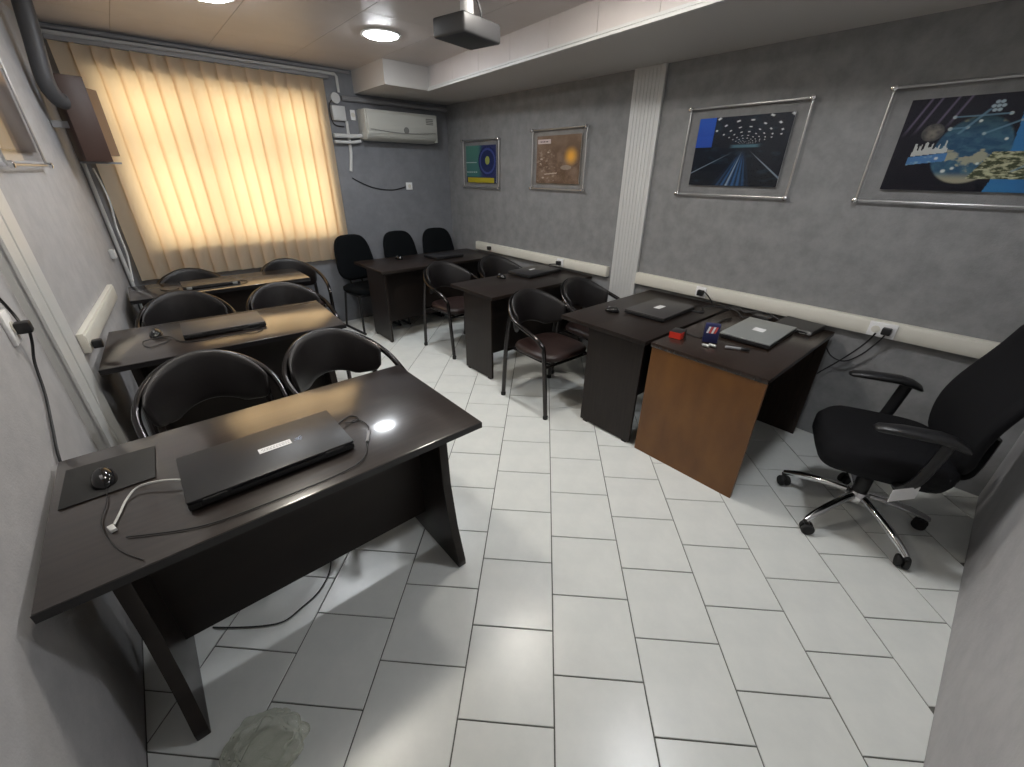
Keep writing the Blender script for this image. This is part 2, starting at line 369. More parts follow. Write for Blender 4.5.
# ------------------------------------------------------------------ desks
def rotpt(p, a): return (p[0] * math.cos(a) - p[1] * math.sin(a), p[0] * math.sin(a) + p[1] * math.cos(a))
def desk_left(label, cx, y0, W, D, rz=0.0, inset=(0.115, 0.115), mp=0.30):
    # origin at the middle of the front (camera side) edge on the floor
    t = thing('desk', label, 'desk', (cx, y0, 0), rz, 'dark desks of the left row')
    h = W / 2
    box('tabletop', (-h, 0, 0.72), (h, D, 0.75), WTOP, t, bev=0.003)
    box('edge_band', (-h - 0.001, -0.0015, 0.7225), (h + 0.001, 0.0, 0.7475), EDGE, t)
    for s in (-1, 1):
        x = s * (h - inset[(s + 1) // 2])
        poly = [(0.02, 0.0), (0.02, 0.03), (0.07, 0.20), (0.105, 0.42), (0.115, 0.72), (D - 0.12, 0.72), (D - 0.12, 0.0)]
        prismo('leg', poly, x - 0.019, x + 0.019, WENGE, t, 'x', bev=0.003)
        box('foot_pad', (x - 0.012, 0.05, -0.0005), (x + 0.012, 0.09, 0.004), RUBBER, t)
    box('modesty_panel', (-h + inset[0] + 0.015, mp, 0.14), (h - inset[1] - 0.015, mp + 0.018, 0.72), WENGE, t)
    return t
desk_left('nearest dark wenge desk of the left row with big black laptop', 0.20, 1.11, 1.23, 0.70)
desk_left('second desk of the left row with sheen of the blind on its top', 0.262, 2.63, 1.18, 0.67, math.radians(-3))
desk_left('farthest desk of the left row below the blind', 0.46, 4.085, 1.27, 0.53, 0.0, (0.075, 0.37), 0.10)
def desk_right(label, x0, x1, y0, y1, top, panel, rz=0.0, pan_in=0.03, pd=0.42, py=0.02, far=None):
    t = thing('desk', label, 'desk', (x0, y0, 0), rz, 'desks of the right row')
    W, D = x1 - x0, y1 - y0; zb = 0.001 if panel is OAK else 0.012
    box('tabletop', (0, 0, 0.722), (W, D, 0.75), top, t, bev=0.003)
    box('side_panel', (pan_in, py, zb), (pan_in + 0.02, py + pd, 0.722), panel, t)
    box('side_panel', (W - 0.06, py, zb), (W - 0.04, py + pd, 0.722), far or panel, t)
    box('modesty_panel', (pan_in + 0.02, 0.22, 0.16), (W - 0.06, 0.238, 0.722), top, t)
    if panel is not OAK:
      for y in (py + 0.02, py + pd - 0.06):
        for x in (pan_in, W - 0.06): box('glide', (x, y, 0.0), (x + 0.02, y + 0.035, 0.013), RUBBER, t)
    return t
desk_right('far dark desk in the right row in front of the fabric chairs', 1.70, 3.19, 3.89, 4.57, WENGE, WENGE)
desk_right('middle dark desk in the right row below the brown poster', 1.965, 3.19, 2.50, 3.09, WENGE, WENGE, py=0.05, pd=0.38)
desk_right('black desk beside the brown sided desk in the right row', 2.075, 3.19, 1.19, 1.86, WENGE, WENGE)
desk_right('front desk with an orange brown side panel and dark top', 2.098, 3.165, 0.522, 1.165, WALNUT, OAK, pan_in=0.004, py=0.004, pd=0.63, far=WALNUT)

# ------------------------------------------------------------------ armchairs
def make_armchair(label):
    t = thing('armchair', label, 'chair', (0, 0, 0), 0, 'tubular armchairs with leatherette seats')
    R = 0.28; cy = 0.045; pts = []
    fr = [(-0.245, -0.245, 0.008), (-0.25, -0.225, 0.28), (-0.256, -0.205, 0.52), (-0.260, -0.185, 0.565), (-0.268, -0.14, 0.60), (-0.276, -0.05, 0.632), (-R, cy, 0.66)]
    arc = [(-R * math.cos(a), cy + R * 1.0 * math.sin(a), 0.66 + 0.14 * math.sin(a) ** 1.3) for a in [PI * k / 12 for k in range(1, 12)]]
    loop = fr + arc + [(-x, y, z) for x, y, z in fr[::-1]]
    tubeo('frame_loop', loop, 0.0165, TUBE, t, 10, 4)
    for s in (-1, 1):
        tubeo('rear_leg', [(s * 0.258, 0.245, 0.008), (s * 0.252, 0.22, 0.42), (s * 0.238, 0.19, 0.715)], 0.0165, TUBE, t, 8, 4)
        for y, x in ((-0.245, 0.245), (0.245, 0.258)): latheo('foot_cap', [(0.019, 0.0), (0.019, 0.025), (0.0165, 0.03)], RUBBER, t, (s * x, y, 0), 10)
        box('bolt', (-0.008, -0.008, -0.008), (0.008, 0.008, 0.008), CHROME, t, bev=0.003, loc=(s * 0.278, -0.03, 0.64))
    bm = bmesh.new(); tube(bm, [(-0.25, -0.215, 0.405), (0.25, -0.215, 0.405)], 0.011); tube(bm, [(-0.25, 0.205, 0.405), (0.25, 0.205, 0.405)], 0.011)
    tube(bm, [(-0.19, -0.215, 0.405), (-0.19, 0.205, 0.405)], 0.011); tube(bm, [(0.19, -0.215, 0.405), (0.19, 0.205, 0.405)], 0.011)
    finish('seat_frame', bm, TUBE, t, True)
    bm = bmesh.new(); rings = []
    outline = lambda s: [(s * x, s * y) for x, y in [(0.225 * math.copysign(abs(math.cos(a)) ** 0.5, math.cos(a)), 0.225 * math.copysign(abs(math.sin(a)) ** 0.55, math.sin(a))) for a in [2 * PI * k / 28 for k in range(28)]]]
    for s, z in ((0.93, 0.415), (1.0, 0.425), (1.02, 0.445), (0.98, 0.462), (0.85, 0.47), (0.45, 0.466)):
        rings.append([Vector((x, y - 0.01, z)) for x, y in outline(s)])
    ring_loop(bm, rings); finish('seat', bm, SEATL, t, 'all')
    # wrap-round padded backrest inside the loop
    bm = bmesh.new(); rings = []; n = 26
    for k in range(n + 1):
        a = PI * (0.06 + 0.88 * k / n); e = min(k, n - k) / 3.0; th = 0.034 * min(1, 0.35 + e * 0.4)
        zt = 0.685 + 0.14 * math.sin(a) ** 1.3; hgt = (0.10 + 0.155 * min(1, e / 2.2) ** 0.7)
        ca, sa = math.cos(a), math.sin(a); ring = []
        for q in range(12):
            b = 2 * PI * q / 12; cr = math.copysign(abs(math.cos(b)) ** 0.6, math.cos(b)); sr = math.copysign(abs(math.sin(b)) ** 0.5, math.sin(b))
            z = zt - hgt / 2 + sr * hgt / 2; lean = (0.76 - z) * 0.12
            rr = 0.256 - lean + cr * th / 2
            ring.append(Vector((-rr * ca, cy + rr * sa, z)))
        rings.append(ring)
    ring_loop(bm, rings); finish('backrest', bm, LEATHER, t, 'all')
    return t
ac0 = make_armchair('')
spots = [
    (0.645, 2.07, 4, 'armchair behind the nearest left desk at the aisle end'),
    (0.055, 2.13, 2, 'armchair behind the nearest left desk at the wall end'),
    (0.11, 3.58, 0, 'armchair behind the second left desk at the wall end'),
    (0.745, 3.43, 3, 'armchair behind the second left desk at the aisle end'),
    (0.25, 4.482, 0, 'armchair behind the farthest left desk at the wall end, below the blind'),
    (1.05, 4.482, 0, 'armchair behind the farthest left desk at its aisle end'),
    (2.155, 2.03, -2, 'armchair at the aisle end of the black desk in the right row, brown seat showing'),
    (2.765, 2.07, 0, 'armchair behind the black right desk on its wall side'),
    (2.24, 3.40, 2, 'armchair at the aisle end behind the middle right desk'),
    (2.865, 3.36, 0, 'armchair behind the middle right desk on its wall side'),
]
for i, (x, y, a, lab) in enumerate(spots):
    if i == 0: ac0.location = (x, y, 0); ac0.rotation_euler = (0, 0, math.radians(a)); ac0['label'] = lab
    else: dup(ac0, (x, y, 0), math.radians(a), lab)

# ------------------------------------------------------------------ black fabric chairs
def make_fabric(label):
    t = thing('fabric_chair', label, 'chair', (0, 0, 0), 0, 'black fabric chairs along the back wall')
    def pad(name, m, half_w, half_h, th, to):
        bm = bmesh.new(); rings = []
        for s, d in ((0.9, -th / 2), (1.0, -th / 4), (1.0, th / 4), (0.9, th / 2), (0.5, th * 0.58)):
            ring = []
            for k in range(28):
                a = 2 * PI * k / 28; c, n = math.cos(a), math.sin(a)
                u = half_w * math.copysign(abs(c) ** 0.55, c); v = half_h * math.copysign(abs(n) ** 0.6, n)
                ring.append(to(u * s * (1 - 0.12 * v / half_h), v * s, d))
            rings.append(ring)
        ring_loop(bm, rings); return finish(name, bm, m, t, 'all')
    pad('seat', FABRIC, 0.225, 0.215, 0.07, lambda u, v, d: Vector((u, -v - 0.01, 0.455 + d)))
    b = pad('backrest', FABRIC, 0.215, 0.235, 0.055, lambda u, v, d: Vector((u, 0.215 + 0.05 * (v / 0.215) - d - 0.25 * u * u, 0.76 + v)))
    tubeo('back_support', [(-0.07, 0.19, 0.43), (-0.07, 0.245, 0.5), (-0.07, 0.27, 0.7)], 0.011, BLACK, t, 8, 4, ry=0.006)
    tubeo('back_support', [(0.07, 0.19, 0.43), (0.07, 0.245, 0.5), (0.07, 0.27, 0.7)], 0.011, BLACK, t, 8, 4, ry=0.006)
    for s in (-1, 1):
        tubeo('leg', [(s * 0.20, -0.17, 0.42), (s * 0.225, -0.205, 0.02)], 0.0125, BLACK, t)
        tubeo('leg', [(s * 0.20, 0.14, 0.42), (s * 0.225, 0.20, 0.02)], 0.0125, BLACK, t)
        tubeo('runner', [(s * 0.225, -0.23, 0.013), (s * 0.225, 0.225, 0.013)], 0.013, BLACK, t)
    box('seat_frame', (-0.2, -0.18, 0.405), (0.2, 0.17, 0.425), BLACK, t)
    return t
fc = make_fabric('black fabric chair standing nearest the blind')
fc.location = (1.81, 4.565, 0); fc.rotation_euler = (0, 0, math.radians(6))
dup(fc, (2.375, 4.565, 0), math.radians(4), 'middle one of the three black fabric chairs at the back wall')
dup(fc, (2.88, 4.565, 0), math.radians(-3), 'black fabric chair nearest the right wall corner')

# ------------------------------------------------------------------ office chair
def office_chair():
    a = math.radians(111)                      # facing direction
    t = thing('office_chair', 'black wheeled office chair with armrests and chrome star base', 'chair', (2.455, 0.058, 0), a + PI / 2)
    for k in range(5):
        w = math.radians(86 + 72 * k) - (a + PI / 2); c, s = math.cos(w), math.sin(w)
        tubeo('base_arm', [(0.03 * c, 0.03 * s, 0.155), (0.15 * c, 0.15 * s, 0.135), (0.26 * c, 0.26 * s, 0.105), (0.335 * c, 0.335 * s, 0.075)], [0.02] * 12 + [0.019, 0.018, 0.017, 0.016, 0.015, 0.014, 0.013], CHROME, t, 10, 6)
        cs = thing('caster', '', '', (0.335 * c, 0.335 * s, 0)); del cs['label']; del cs['category']; cs.parent = t
        cs.rotation_euler = (0, 0, w + 0.9)
        for q in (-1, 1): latheo('wheel', [(0.008, -0.010), (0.027, -0.010), (0.030, -0.005), (0.030, 0.005), (0.027, 0.010), (0.008, 0.010)], RUBBER, cs, (q * 0.015, 0.02, 0.030), 18, 'x')
        tubeo('fork', [(0, 0.02, 0.03), (0, 0.012, 0.058), (0, 0, 0.075)], 0.012, BLACK, cs, 8)
    latheo('gas_column', [(0.034, 0.12), (0.034, 0.26), (0.028, 0.27), (0.022, 0.275), (0.022, 0.38)], BLACK, t, seg=18)
    latheo('hub', [(0.045, 0.115), (0.05, 0.13), (0.05, 0.165), (0.04, 0.18)], CHROME, t, seg=20)
    box('tilt_mechanism', (-0.09, -0.11, 0.365), (0.09, 0.15, 0.405), BLACK, t, bev=0.01)
    tubeo('lever', [(0.08, 0.02, 0.385), (0.2, 0.03, 0.37), (0.26, 0.03, 0.372)], 0.006, BLACK, t, 8)
    bm = bmesh.new(); rings = []
    for s, z in ((0.84, 0.385), (0.96, 0.40), (1.02, 0.44), (1.02, 0.495), (0.93, 0.525), (0.5, 0.52)):
        ring = []
        for k in range(32):
            b = 2 * PI * k / 32; c, n = math.cos(b), math.sin(b)
            x = 0.255 * s * math.copysign(abs(c) ** 0.5, c); y = 0.25 * s * math.copysign(abs(n) ** 0.5, n)
            ring.append(Vector((x, y - 0.015, z - (0.02 * max(0, (-y - 0.15) / 0.1)))))
        rings.append(ring)
    ring_loop(bm, rings); finish('seat', bm, MESHF, t, 'all')
    bm = bmesh.new(); rings = []; N = 18
    for k in range(N + 1):
        v = k / N; z = 0.47 + 0.67 * v; yc = 0.23 + 0.10 * v + 0.025 * math.sin(v * PI * 2 + 2.6)
        hw = 0.235 - 0.045 * abs(2 * v - 0.85) ** 2; e = min(1, min(v, 1 - v) / 0.12); hw *= 0.72 + 0.28 * math.sqrt(e); th = 0.085 * (0.4 + 0.6 * math.sqrt(e))
        ring = []
        for q in range(20):
            b = 2 * PI * q / 20; c, n = math.cos(b), math.sin(b)
            x = hw * math.copysign(abs(c) ** 0.6, c); y = yc + th / 2 * math.copysign(abs(n) ** 0.7, n) - 0.6 * x * x
            ring.append(Vector((x, y, z)))
        rings.append(ring)
    ring_loop(bm, rings); finish('backrest', bm, MESHF, t, 'all')
    box('back_bracket', (-0.04, 0.12, 0.375), (0.04, 0.30, 0.40), BLACK, t, bev=0.006)
    tubeo('back_upright', [(0, 0.29, 0.385), (0, 0.335, 0.43), (0, 0.345, 0.62)], 0.035, BLACK, t, 10, 4, ry=0.012)
    for s in (-1, 1):
        tubeo('arm_post', [(s * 0.20, 0.03, 0.40), (s * 0.285, 0.03, 0.42), (s * 0.30, 0.06, 0.50), (s * 0.30, 0.085, 0.675)], 0.026, BLACK, t, 10, 5, ry=0.016)
        bm = bmesh.new(); rings = []
        for y, hh, wd, z in ((-0.16, 0.006, 0.018, 0.687), (-0.145, 0.016, 0.032, 0.69), (-0.07, 0.02, 0.04, 0.697), (0.05, 0.022, 0.042, 0.70), (0.10, 0.022, 0.038, 0.69), (0.14, 0.016, 0.03, 0.673), (0.15, 0.006, 0.018, 0.665)):
            rings.append([Vector((s * 0.30 + wd * math.cos(2 * PI * k / 14), y, z + hh * math.sin(2 * PI * k / 14))) for k in range(14)])
        ring_loop(bm, rings); finish('armrest', bm, BLACK, t, 'all')
    lb = box('tag', (-0.03, -0.075, 0), (0.03, 0.075, 0.0015), WHITE, t, loc=(0.338, 0.02, 0.425), rot=(math.radians(-40), math.radians(85), 0)); lb['label'] = 'white paper tag'
office_chair()

# ------------------------------------------------------------------ laptops, mice, small things on the desks
def laptop(label, c, W, D, rz, m, z=0.751, th=0.03):
    t = thing('laptop', label, 'laptop', (c[0], c[1], z), rz, 'closed laptops on the desks')
    box('base', (-W / 2, -D / 2, 0.004), (W / 2, D / 2, 0.004 + th * 0.55), BLACK, t, bev=0.004)
    lid = box('lid', (-W / 2, -D / 2, 0.006 + th * 0.55), (W / 2, D / 2, th), m, t, bev=0.0035)
    for s in (-1, 1):
        tubeo('hinge', [(s * W * 0.36 - 0.03, D / 2 - 0.002, 0.005 + th * 0.55), (s * W * 0.36 + 0.03, D / 2 - 0.002, 0.005 + th * 0.55)], 0.006, BLACK, t)
    bm = bmesh.new()
    for sx in (-1, 1):
        for sy in (-1, 1): bbox(bm, (sx * W * 0.42 - 0.02, sy * D * 0.38 - 0.006, 0.0), (sx * W * 0.42 + 0.02, sy * D * 0.38 + 0.006, 0.005))
    finish('rubber_feet', bm, RUBBER, t)
    return t, lid
def sticker(lid, x0, y0, x1, y1, z, lines=0):
    s = box('sticker', (x0, y0, z), (x1, y1, z + 0.0006), WHITE, lid); s['label'] = 'white paper sticker'
    for k in range(lines):
        yy = y0 + (y1 - y0) * (0.32 + 0.3 * k); bm = bmesh.new(); x = x0 + 0.006
        while x < x1 - 0.012:
            wd = random.uniform(0.003, 0.009); bbox(bm, (x, yy, z + 0.0006), (x + wd, yy + 0.0022, z + 0.0009)); x += wd + 0.003
        finish('print_line', bm, INK, lid)
    return s
TZ = 0.751
# near desk: big black laptop, hinge towards the camera side
t, lid = laptop('big black laptop with white strip sticker on the nearest desk', (0.127, 1.385), 0.478, 0.27, math.radians(180), LAPT, th=0.036)
sticker(lid, -0.072, -0.014, 0.028, 0.016, 0.0362, 2)
bm = bmesh.new()
for k in range(9):
    a = k * 2.399; r = 0.003 + 0.0013 * k; cx, cy = -0.098 + r * math.cos(a), 0.0 + r * math.sin(a)
    tube(bm, [(cx - 0.003, cy - 0.002, 0.0365), (cx, cy + 0.003, 0.0365), (cx + 0.004, cy + 0.001, 0.0365)], 0.0012, 5)
finish('emblem', bm, BLUEW, lid)['label'] = 'pale blue emblem'
box('back_lip', (-0.21, 0.118, 0.008), (0.21, 0.138, 0.024), BLACK, t, bev=0.004)
t, lid = laptop('black laptop on the second left desk shining with window light', (0.25, 3.0), 0.42, 0.27, math.radians(178), LAPG, th=0.032)
t, lid = laptop('closed laptop on the farthest left desk below the blind', (0.36, 4.30), 0.40, 0.24, math.radians(180), LAPT)
for s in (-1, 1): box('hinge_cap', (s * 0.16 - 0.018, 0.118, 0.006), (s * 0.16 + 0.018, 0.126, 0.026), SILVER, t, bev=0.002)
t, lid = laptop('slim black laptop on the far right desk by the fabric chairs', (2.62, 4.22), 0.37, 0.27, math.radians(2), LAPT)
t, lid = laptop('black laptop with small white sticker on the middle right desk', (2.86, 2.95), 0.47, 0.29, math.radians(6), LAPT)
sticker(lid, -0.04, 0.02, 0.03, 0.045, 0.0302)
t, lid = laptop('dark grey laptop with white sticker on the black desk', (2.68, 1.465), 0.45, 0.30, math.radians(2), LAPG)
sticker(lid, -0.045, -0.015, 0.05, 0.03, 0.0302)
t, lid = laptop('silver laptop with a square white sticker on the front desk', (2.72, 0.815), 0.46, 0.28, math.radians(1), SILVER, z=0.751, th=0.034)
sticker(lid, -0.04, -0.035, 0.03, 0.03, 0.0342, 0)
def mouse(label, x, y, rz, z=TZ, m=GLOSSB):
    t = thing('mouse', label, 'mouse', (x, y, z), rz, 'computer mice on the desks')
    bm = bmesh.new(); rings = []
    for k in range(9):
        v = -1 + 2 * k / 8; wv = math.sqrt(max(0.02, 1 - abs(v) ** 2.6)); ring = []
        for q in range(12):
            b = 2 * PI * q / 12
            ring.append(Vector((0.031 * wv * math.cos(b), 0.052 * v, 0.001 + (0.034 - 0.008 * v) * wv * max(0, math.sin(b)))))
        rings.append(ring)
    ring_loop(bm, rings); finish('shell', bm, m, t, 'all')
    latheo('scroll_wheel', [(0.004, -0.003), (0.008, -0.003), (0.008, 0.003), (0.004, 0.003)], GREY, t, (0, 0.025, 0.028), 12, 'x')
    return t
tag(prismo('mouse_pad', [(-0.115, -0.11), (0.105, -0.105), (0.115, 0.105), (-0.11, 0.115)], 0, 0.003, RUBBER, None, bev=0.001, loc=(-0.28, 1.61, TZ)), 'black mouse pad on the nearest left desk', 'mouse pad')
near_mouse = mouse('glossy black mouse on the pad of the nearest desk', -0.295, 1.58, math.radians(185), TZ + 0.003)
mouse('black mouse on the second left desk beside its laptop', -0.08, 3.08, math.radians(170))
mouse('black mouse on the black right desk beside the dark grey laptop', 2.41, 1.68, math.radians(20))
mouse('black mouse on the middle right desk', 2.46, 2.98, math.radians(10))
mouse('black mouse on the far right desk', 2.15, 4.40, math.radians(15))
def cable(name, label, pts, r=0.003, m=CABLE, cat='cable', n=6):
    return tag(tubeo(name, pts, r, m, None, 6, n), label, cat)
D = 0.755
t = thing('network_cable', 'white network cable running from the big black laptop', 'cable', (-0.277, 1.307, TZ))
off = Vector((-0.277, 1.307, TZ))
tubeo('cord', [Vector(p) - off for p in [(-0.105, 1.40, 0.772), (-0.16, 1.435, 0.775), (-0.215, 1.46, 0.765), (-0.245, 1.43, 0.756), (-0.262, 1.37, 0.755), (-0.274, 1.325, 0.756)]], 0.003, WCABLE, t, 8, 6)
box('plug', (-0.007, -0.012, 0.001), (0.007, 0.016, 0.011), WCABLE, t, bev=0.002, rot=(0, 0, 0.3))
cable('power_cable', 'thin black cord along the front edge of the nearest desk', [(0.38, 1.40, D), (0.44, 1.43, D), (0.46, 1.36, D), (0.42, 1.27, D), (0.36, 1.17, D + 0.002), (0.25, 1.145, D), (0.05, 1.15, D), (-0.1, 1.17, D), (-0.25, 1.25, D)], 0.0022)
cable('power_cable', 'small black cable curl beside the big black laptop', [(0.375, 1.44, D), (0.43, 1.47, D), (0.455, 1.44, D), (0.43, 1.41, D + 0.004), (0.40, 1.435, D)], 0.0028)
tag(tubeo('connector', [(0.412, 1.255, D + 0.002), (0.43, 1.285, D + 0.002), (0.445, 1.315, D + 0.002)], 0.006, GREY, None, 8), 'grey metal connector tip at the end of the desk cord', 'connector')
cable('floor_cable', 'black cord lying on the tiles under the nearest desk', [(-0.22, 1.53, 0.004), (-0.15, 1.47, 0.004), (-0.07, 1.41, 0.004), (0.0, 1.375, 0.004), (0.07, 1.39, 0.004), (0.15, 1.42, 0.004), (0.22, 1.49, 0.004), (0.26, 1.58, 0.004)], 0.003)
mo = [(-0.29, 1.53, D), (-0.29, 1.45, D), (-0.30, 1.35, D), (-0.27, 1.22, D), (-0.22, 1.13, D)]
mi_ = Matrix.Translation((-0.295, 1.58, TZ + 0.003)) @ Matrix.Rotation(math.radians(185), 4, 'Z')
tubeo('cord', [mi_.inverted() @ Vector(p) for p in mo], 0.0016, CABLE, near_mouse, 6, 6)
cable('power_cable', 'tangled black cord on the second left desk', [(-0.08, 3.02, D), (-0.03, 2.93, D), (-0.12, 2.86, D), (-0.14, 2.97, D + 0.005), (-0.03, 2.98, D + 0.005), (0.02, 2.86, D), (0.12, 2.80, D), (0.26, 2.79, D), (0.38, 2.76, D), (0.42, 2.83, D), (0.33, 2.86, D)], 0.0028)
cable('power_cable', 'black cord behind the laptop on the farthest left desk', [(0.14, 4.30, D), (0.08, 4.24, D), (0.02, 4.33, D), (0.1, 4.15, D), (0.3, 4.13, D), (0.56, 4.16, D), (0.62, 4.24, D), (0.58, 4.30, D)], 0.003)
cable('power_cable', 'black cord between the dark grey laptop and the wall', [(2.86, 1.32, D), (2.90, 1.25, D), (2.98, 1.30, D + 0.01), (3.05, 1.22, D + 0.02), (3.08, 1.10, D + 0.01), (3.0, 1.03, D), (3.03, 0.99, D)], 0.004)
cable('power_cable', 'looped black cord behind the silver laptop', [(3.13, 0.84, D), (3.145, 0.90, D + 0.02), (3.15, 0.98, D + 0.02), (3.13, 1.06, D), (3.145, 1.12, D + 0.02), (3.14, 1.17, D + 0.01)], 0.004)
cable('power_cable', 'thick black cord joining the two front right desks', [(2.44, 1.19, D), (2.39, 1.08, D), (2.40, 1.00, D), (2.52, 1.02, D), (2.66, 1.06, D), (2.8, 1.08, D), (2.92, 1.06, D)], 0.004)
cable('power_cable', 'black cord of the laptop on the middle right desk', [(3.115, 2.86, D), (3.13, 2.90, D + 0.01), (3.12, 3.0, D + 0.02), (3.15, 3.03, D + 0.03), (3.155, 2.93, D + 0.05), (3.165, 2.90, 0.82)], 0.004)
# front desk clutter
t = thing('card_box', 'small red and black card box on the front desk edge', 'box', (2.30, 1.115, TZ), math.radians(8), None)
box('body', (-0.045, -0.035, 0.0), (0.045, 0.035, 0.04), BLACK, t, bev=0.002); box('label_face', (-0.047, -0.034, 0.001), (-0.0445, 0.034, 0.039), RED, t); box('label_face', (-0.044, -0.037, 0.001), (0.0, -0.0345, 0.039), RED, t)
t = thing('packet', 'upright dark blue packet with red and white stripes on the front desk', 'packet', (2.37, 0.95, TZ), math.radians(-62))
box('body', (-0.04, -0.02, 0.0), (0.04, 0.02, 0.11), DBLUE, t, bev=0.004)
for k, m in enumerate((WHITE, PACKR, WHITE, PACKR)):
    prismo('stripe', [(-0.03 + k * 0.013, 0.058), (-0.019 + k * 0.013, 0.058), (-0.009 + k * 0.013, 0.097), (-0.02 + k * 0.013, 0.097)], -0.0215, -0.019, m, t, 'y')
for k in range(2): tag(latheo('battery', [(0.008, -0.02), (0.009, -0.019), (0.009, 0.017), (0.004, 0.018), (0.004, 0.022)], SILVER, None, (2.27 + 0.03 * k, 0.925 - 0.025 * k, TZ + 0.0095), 12, 'y'), ('small grey cell lying before the blue packet, nearer the red box', 'small grey cell lying before the blue packet, nearer the marker')[k], 'battery', 'small grey cells')
t = thing('marker', 'grey marker pen lying before the silver laptop', 'marker', (2.36, 0.80, TZ), math.radians(-62))
latheo('barrel', [(0.006, -0.05), (0.008, -0.045), (0.008, 0.03), (0.0075, 0.031)], GREY, t, (0, 0, 0.009), 12, 'x'); latheo('cap', [(0.0088, 0.03), (0.0088, 0.07), (0.006, 0.075)], BLACK, t, (0, 0, 0.009), 12, 'x')
t = thing('router', 'flat black plastic box by the wall behind the silver laptop', 'box', (3.06, 0.70, TZ), math.radians(-6))
bm = bmesh.new(); prism(bm, [(-0.10, 0.0), (0.10, 0.0), (0.10, 0.034), (-0.085, 0.022)], -0.115, 0.115, 'y'); bmesh.ops.bevel(bm, geom=bm.edges[:], offset=0.003, segments=2, affect='EDGES'); finish('body', bm, BLACK, t, True)
box('indicator_strip', (-0.09, -0.09, 0.006), (-0.0965, 0.09, 0.014), GLOSSB, t)
t = thing('power_brick', 'black laptop power brick lying behind the silver laptop', 'adapter', (3.045, 0.915, TZ), math.radians(75)); box('body', (-0.055, -0.025, 0), (0.055, 0.025, 0.03), BLACK, t, bev=0.006); tubeo('strain_relief', [(0.05, 0, 0.015), (0.075, 0, 0.012)], 0.005, RUBBER, t)

# ------------------------------------------------------------------ sockets and plugs
def socket(label, loc, rz, w=0.08, h=0.08, plug=True, plug_lab='black plug'):
    t = thing('wall_socket', label, 'socket', loc, rz)             # local: wall plane is y = 0, faces -y
    box('plate', (-w / 2, -0.012, -h / 2), (w / 2, 0, h / 2), WHITE, t, bev=0.003)
    latheo('recess', [(0.019, 0), (0.021, -0.003), (0.016, -0.003), (0.001, -0.001)], CREAM, t, (0 if w < 0.1 else -w * 0.22, -0.0125, 0), 16, 'y')
    if w > 0.1: latheo('recess', [(0.019, 0), (0.021, -0.003), (0.016, -0.003), (0.001, -0.001)], CREAM, t, (w * 0.22, -0.0125, 0), 16, 'y')
    return t
def plug(label, loc, rz, cordpts):
    t = thing('plug', label, 'plug', loc, rz); box('body', (-0.022, -0.04, -0.02), (0.022, 0, 0.02), BLACK, t, bev=0.006)
    return t
WX = XR - 0.049
socket('double wall socket on the trunking beside the wheeled chair', (WX, 0.31, 0.822), -PI / 2, 0.13, 0.085)
plug('square black adapter plugged in beside the wheeled chair', (WX - 0.013, 0.285, 0.825), -PI / 2, None)
cable('power_cable', 'black cord hanging from the adapter beside the wheeled chair', [(WX - 0.03, 0.285, 0.806), (WX - 0.03, 0.30, 0.76), (WX - 0.02, 0.35, 0.66), (WX - 0.01, 0.42, 0.585), (WX - 0.01, 0.50, 0.60), (WX, 0.56, 0.68), (WX, 0.57, 0.715)], 0.004)
cable('power_cable', 'black cord slanting from the wall socket down behind the front desk', [(WX - 0.02, 0.33, 0.80), (WX - 0.02, 0.36, 0.72), (WX, 0.43, 0.60), (WX + 0.01, 0.52, 0.47), (WX + 0.01, 0.62, 0.33), (WX + 0.01, 0.7, 0.2)], 0.0045)
socket('small wall socket on the trunking above the black desk', (WX, 1.42, 0.822), -PI / 2)
plug('black plug in the trunking above the black desk', (WX - 0.013, 1.41, 0.822), -PI / 2, None)
cable('power_cable', 'black cord arching from the plug above the black desk', [(WX - 0.05, 1.41, 0.83), (WX - 0.09, 1.40, 0.855), (WX - 0.11, 1.34, 0.85), (WX - 0.10, 1.29, 0.80), (WX - 0.11, 1.26, D + 0.002)], 0.0045)
socket('small wall socket on the trunking by the middle right desk', (WX, 2.90, 0.82), -PI / 2)
plug('black plug in the trunking by the middle right desk', (WX - 0.013, 2.90, 0.82), -PI / 2, None)
plug('black plug on the trunking end by the far right desk', (WX + 0.001, 4.05, 0.82), -PI / 2, None)
socket('small white socket alone on the back wall below the air conditioner', (2.638, YB, 1.47), 0)
cable('wall_cable', 'dark cable sagging across the back wall to the socket', [(1.96, YB - 0.006, 1.555), (2.05, YB - 0.006, 1.51), (2.18, YB - 0.006, 1.46), (2.33, YB - 0.006, 1.435), (2.46, YB - 0.006, 1.435), (2.59, YB - 0.008, 1.465)], 0.006)
ln = math.atan2(0.025 * 1, 1)
socket('white wall socket on the left wall above the nearest desk', (xl(2.16) + 0.001, 2.16, 1.125), PI / 2 - ln, 0.085, 0.115)
plug('black plug on the left trunking end beside the second desk', (xl(2.84) + 0.036, 2.84, 0.83), PI / 2, None)
plug('black plug in the left wall socket above the nearest desk', (xl(2.18) + 0.014, 2.18, 1.115), PI / 2, None)
cable('wall_cable', 'black cable hanging from the left wall plug behind the nearest desk', [(xl(2.18) + 0.045, 2.18, 1.11), (xl(2.2) + 0.03, 2.2, 1.05), (xl(2.2) + 0.012, 2.19, 0.98), (xl(2.1) + 0.01, 2.12, 0.88), (xl(2.0) + 0.01, 2.0, 0.80), (xl(1.9) + 0.01, 1.88, 0.72), (xl(1.85) + 0.01, 1.85, 0.6)], 0.005)
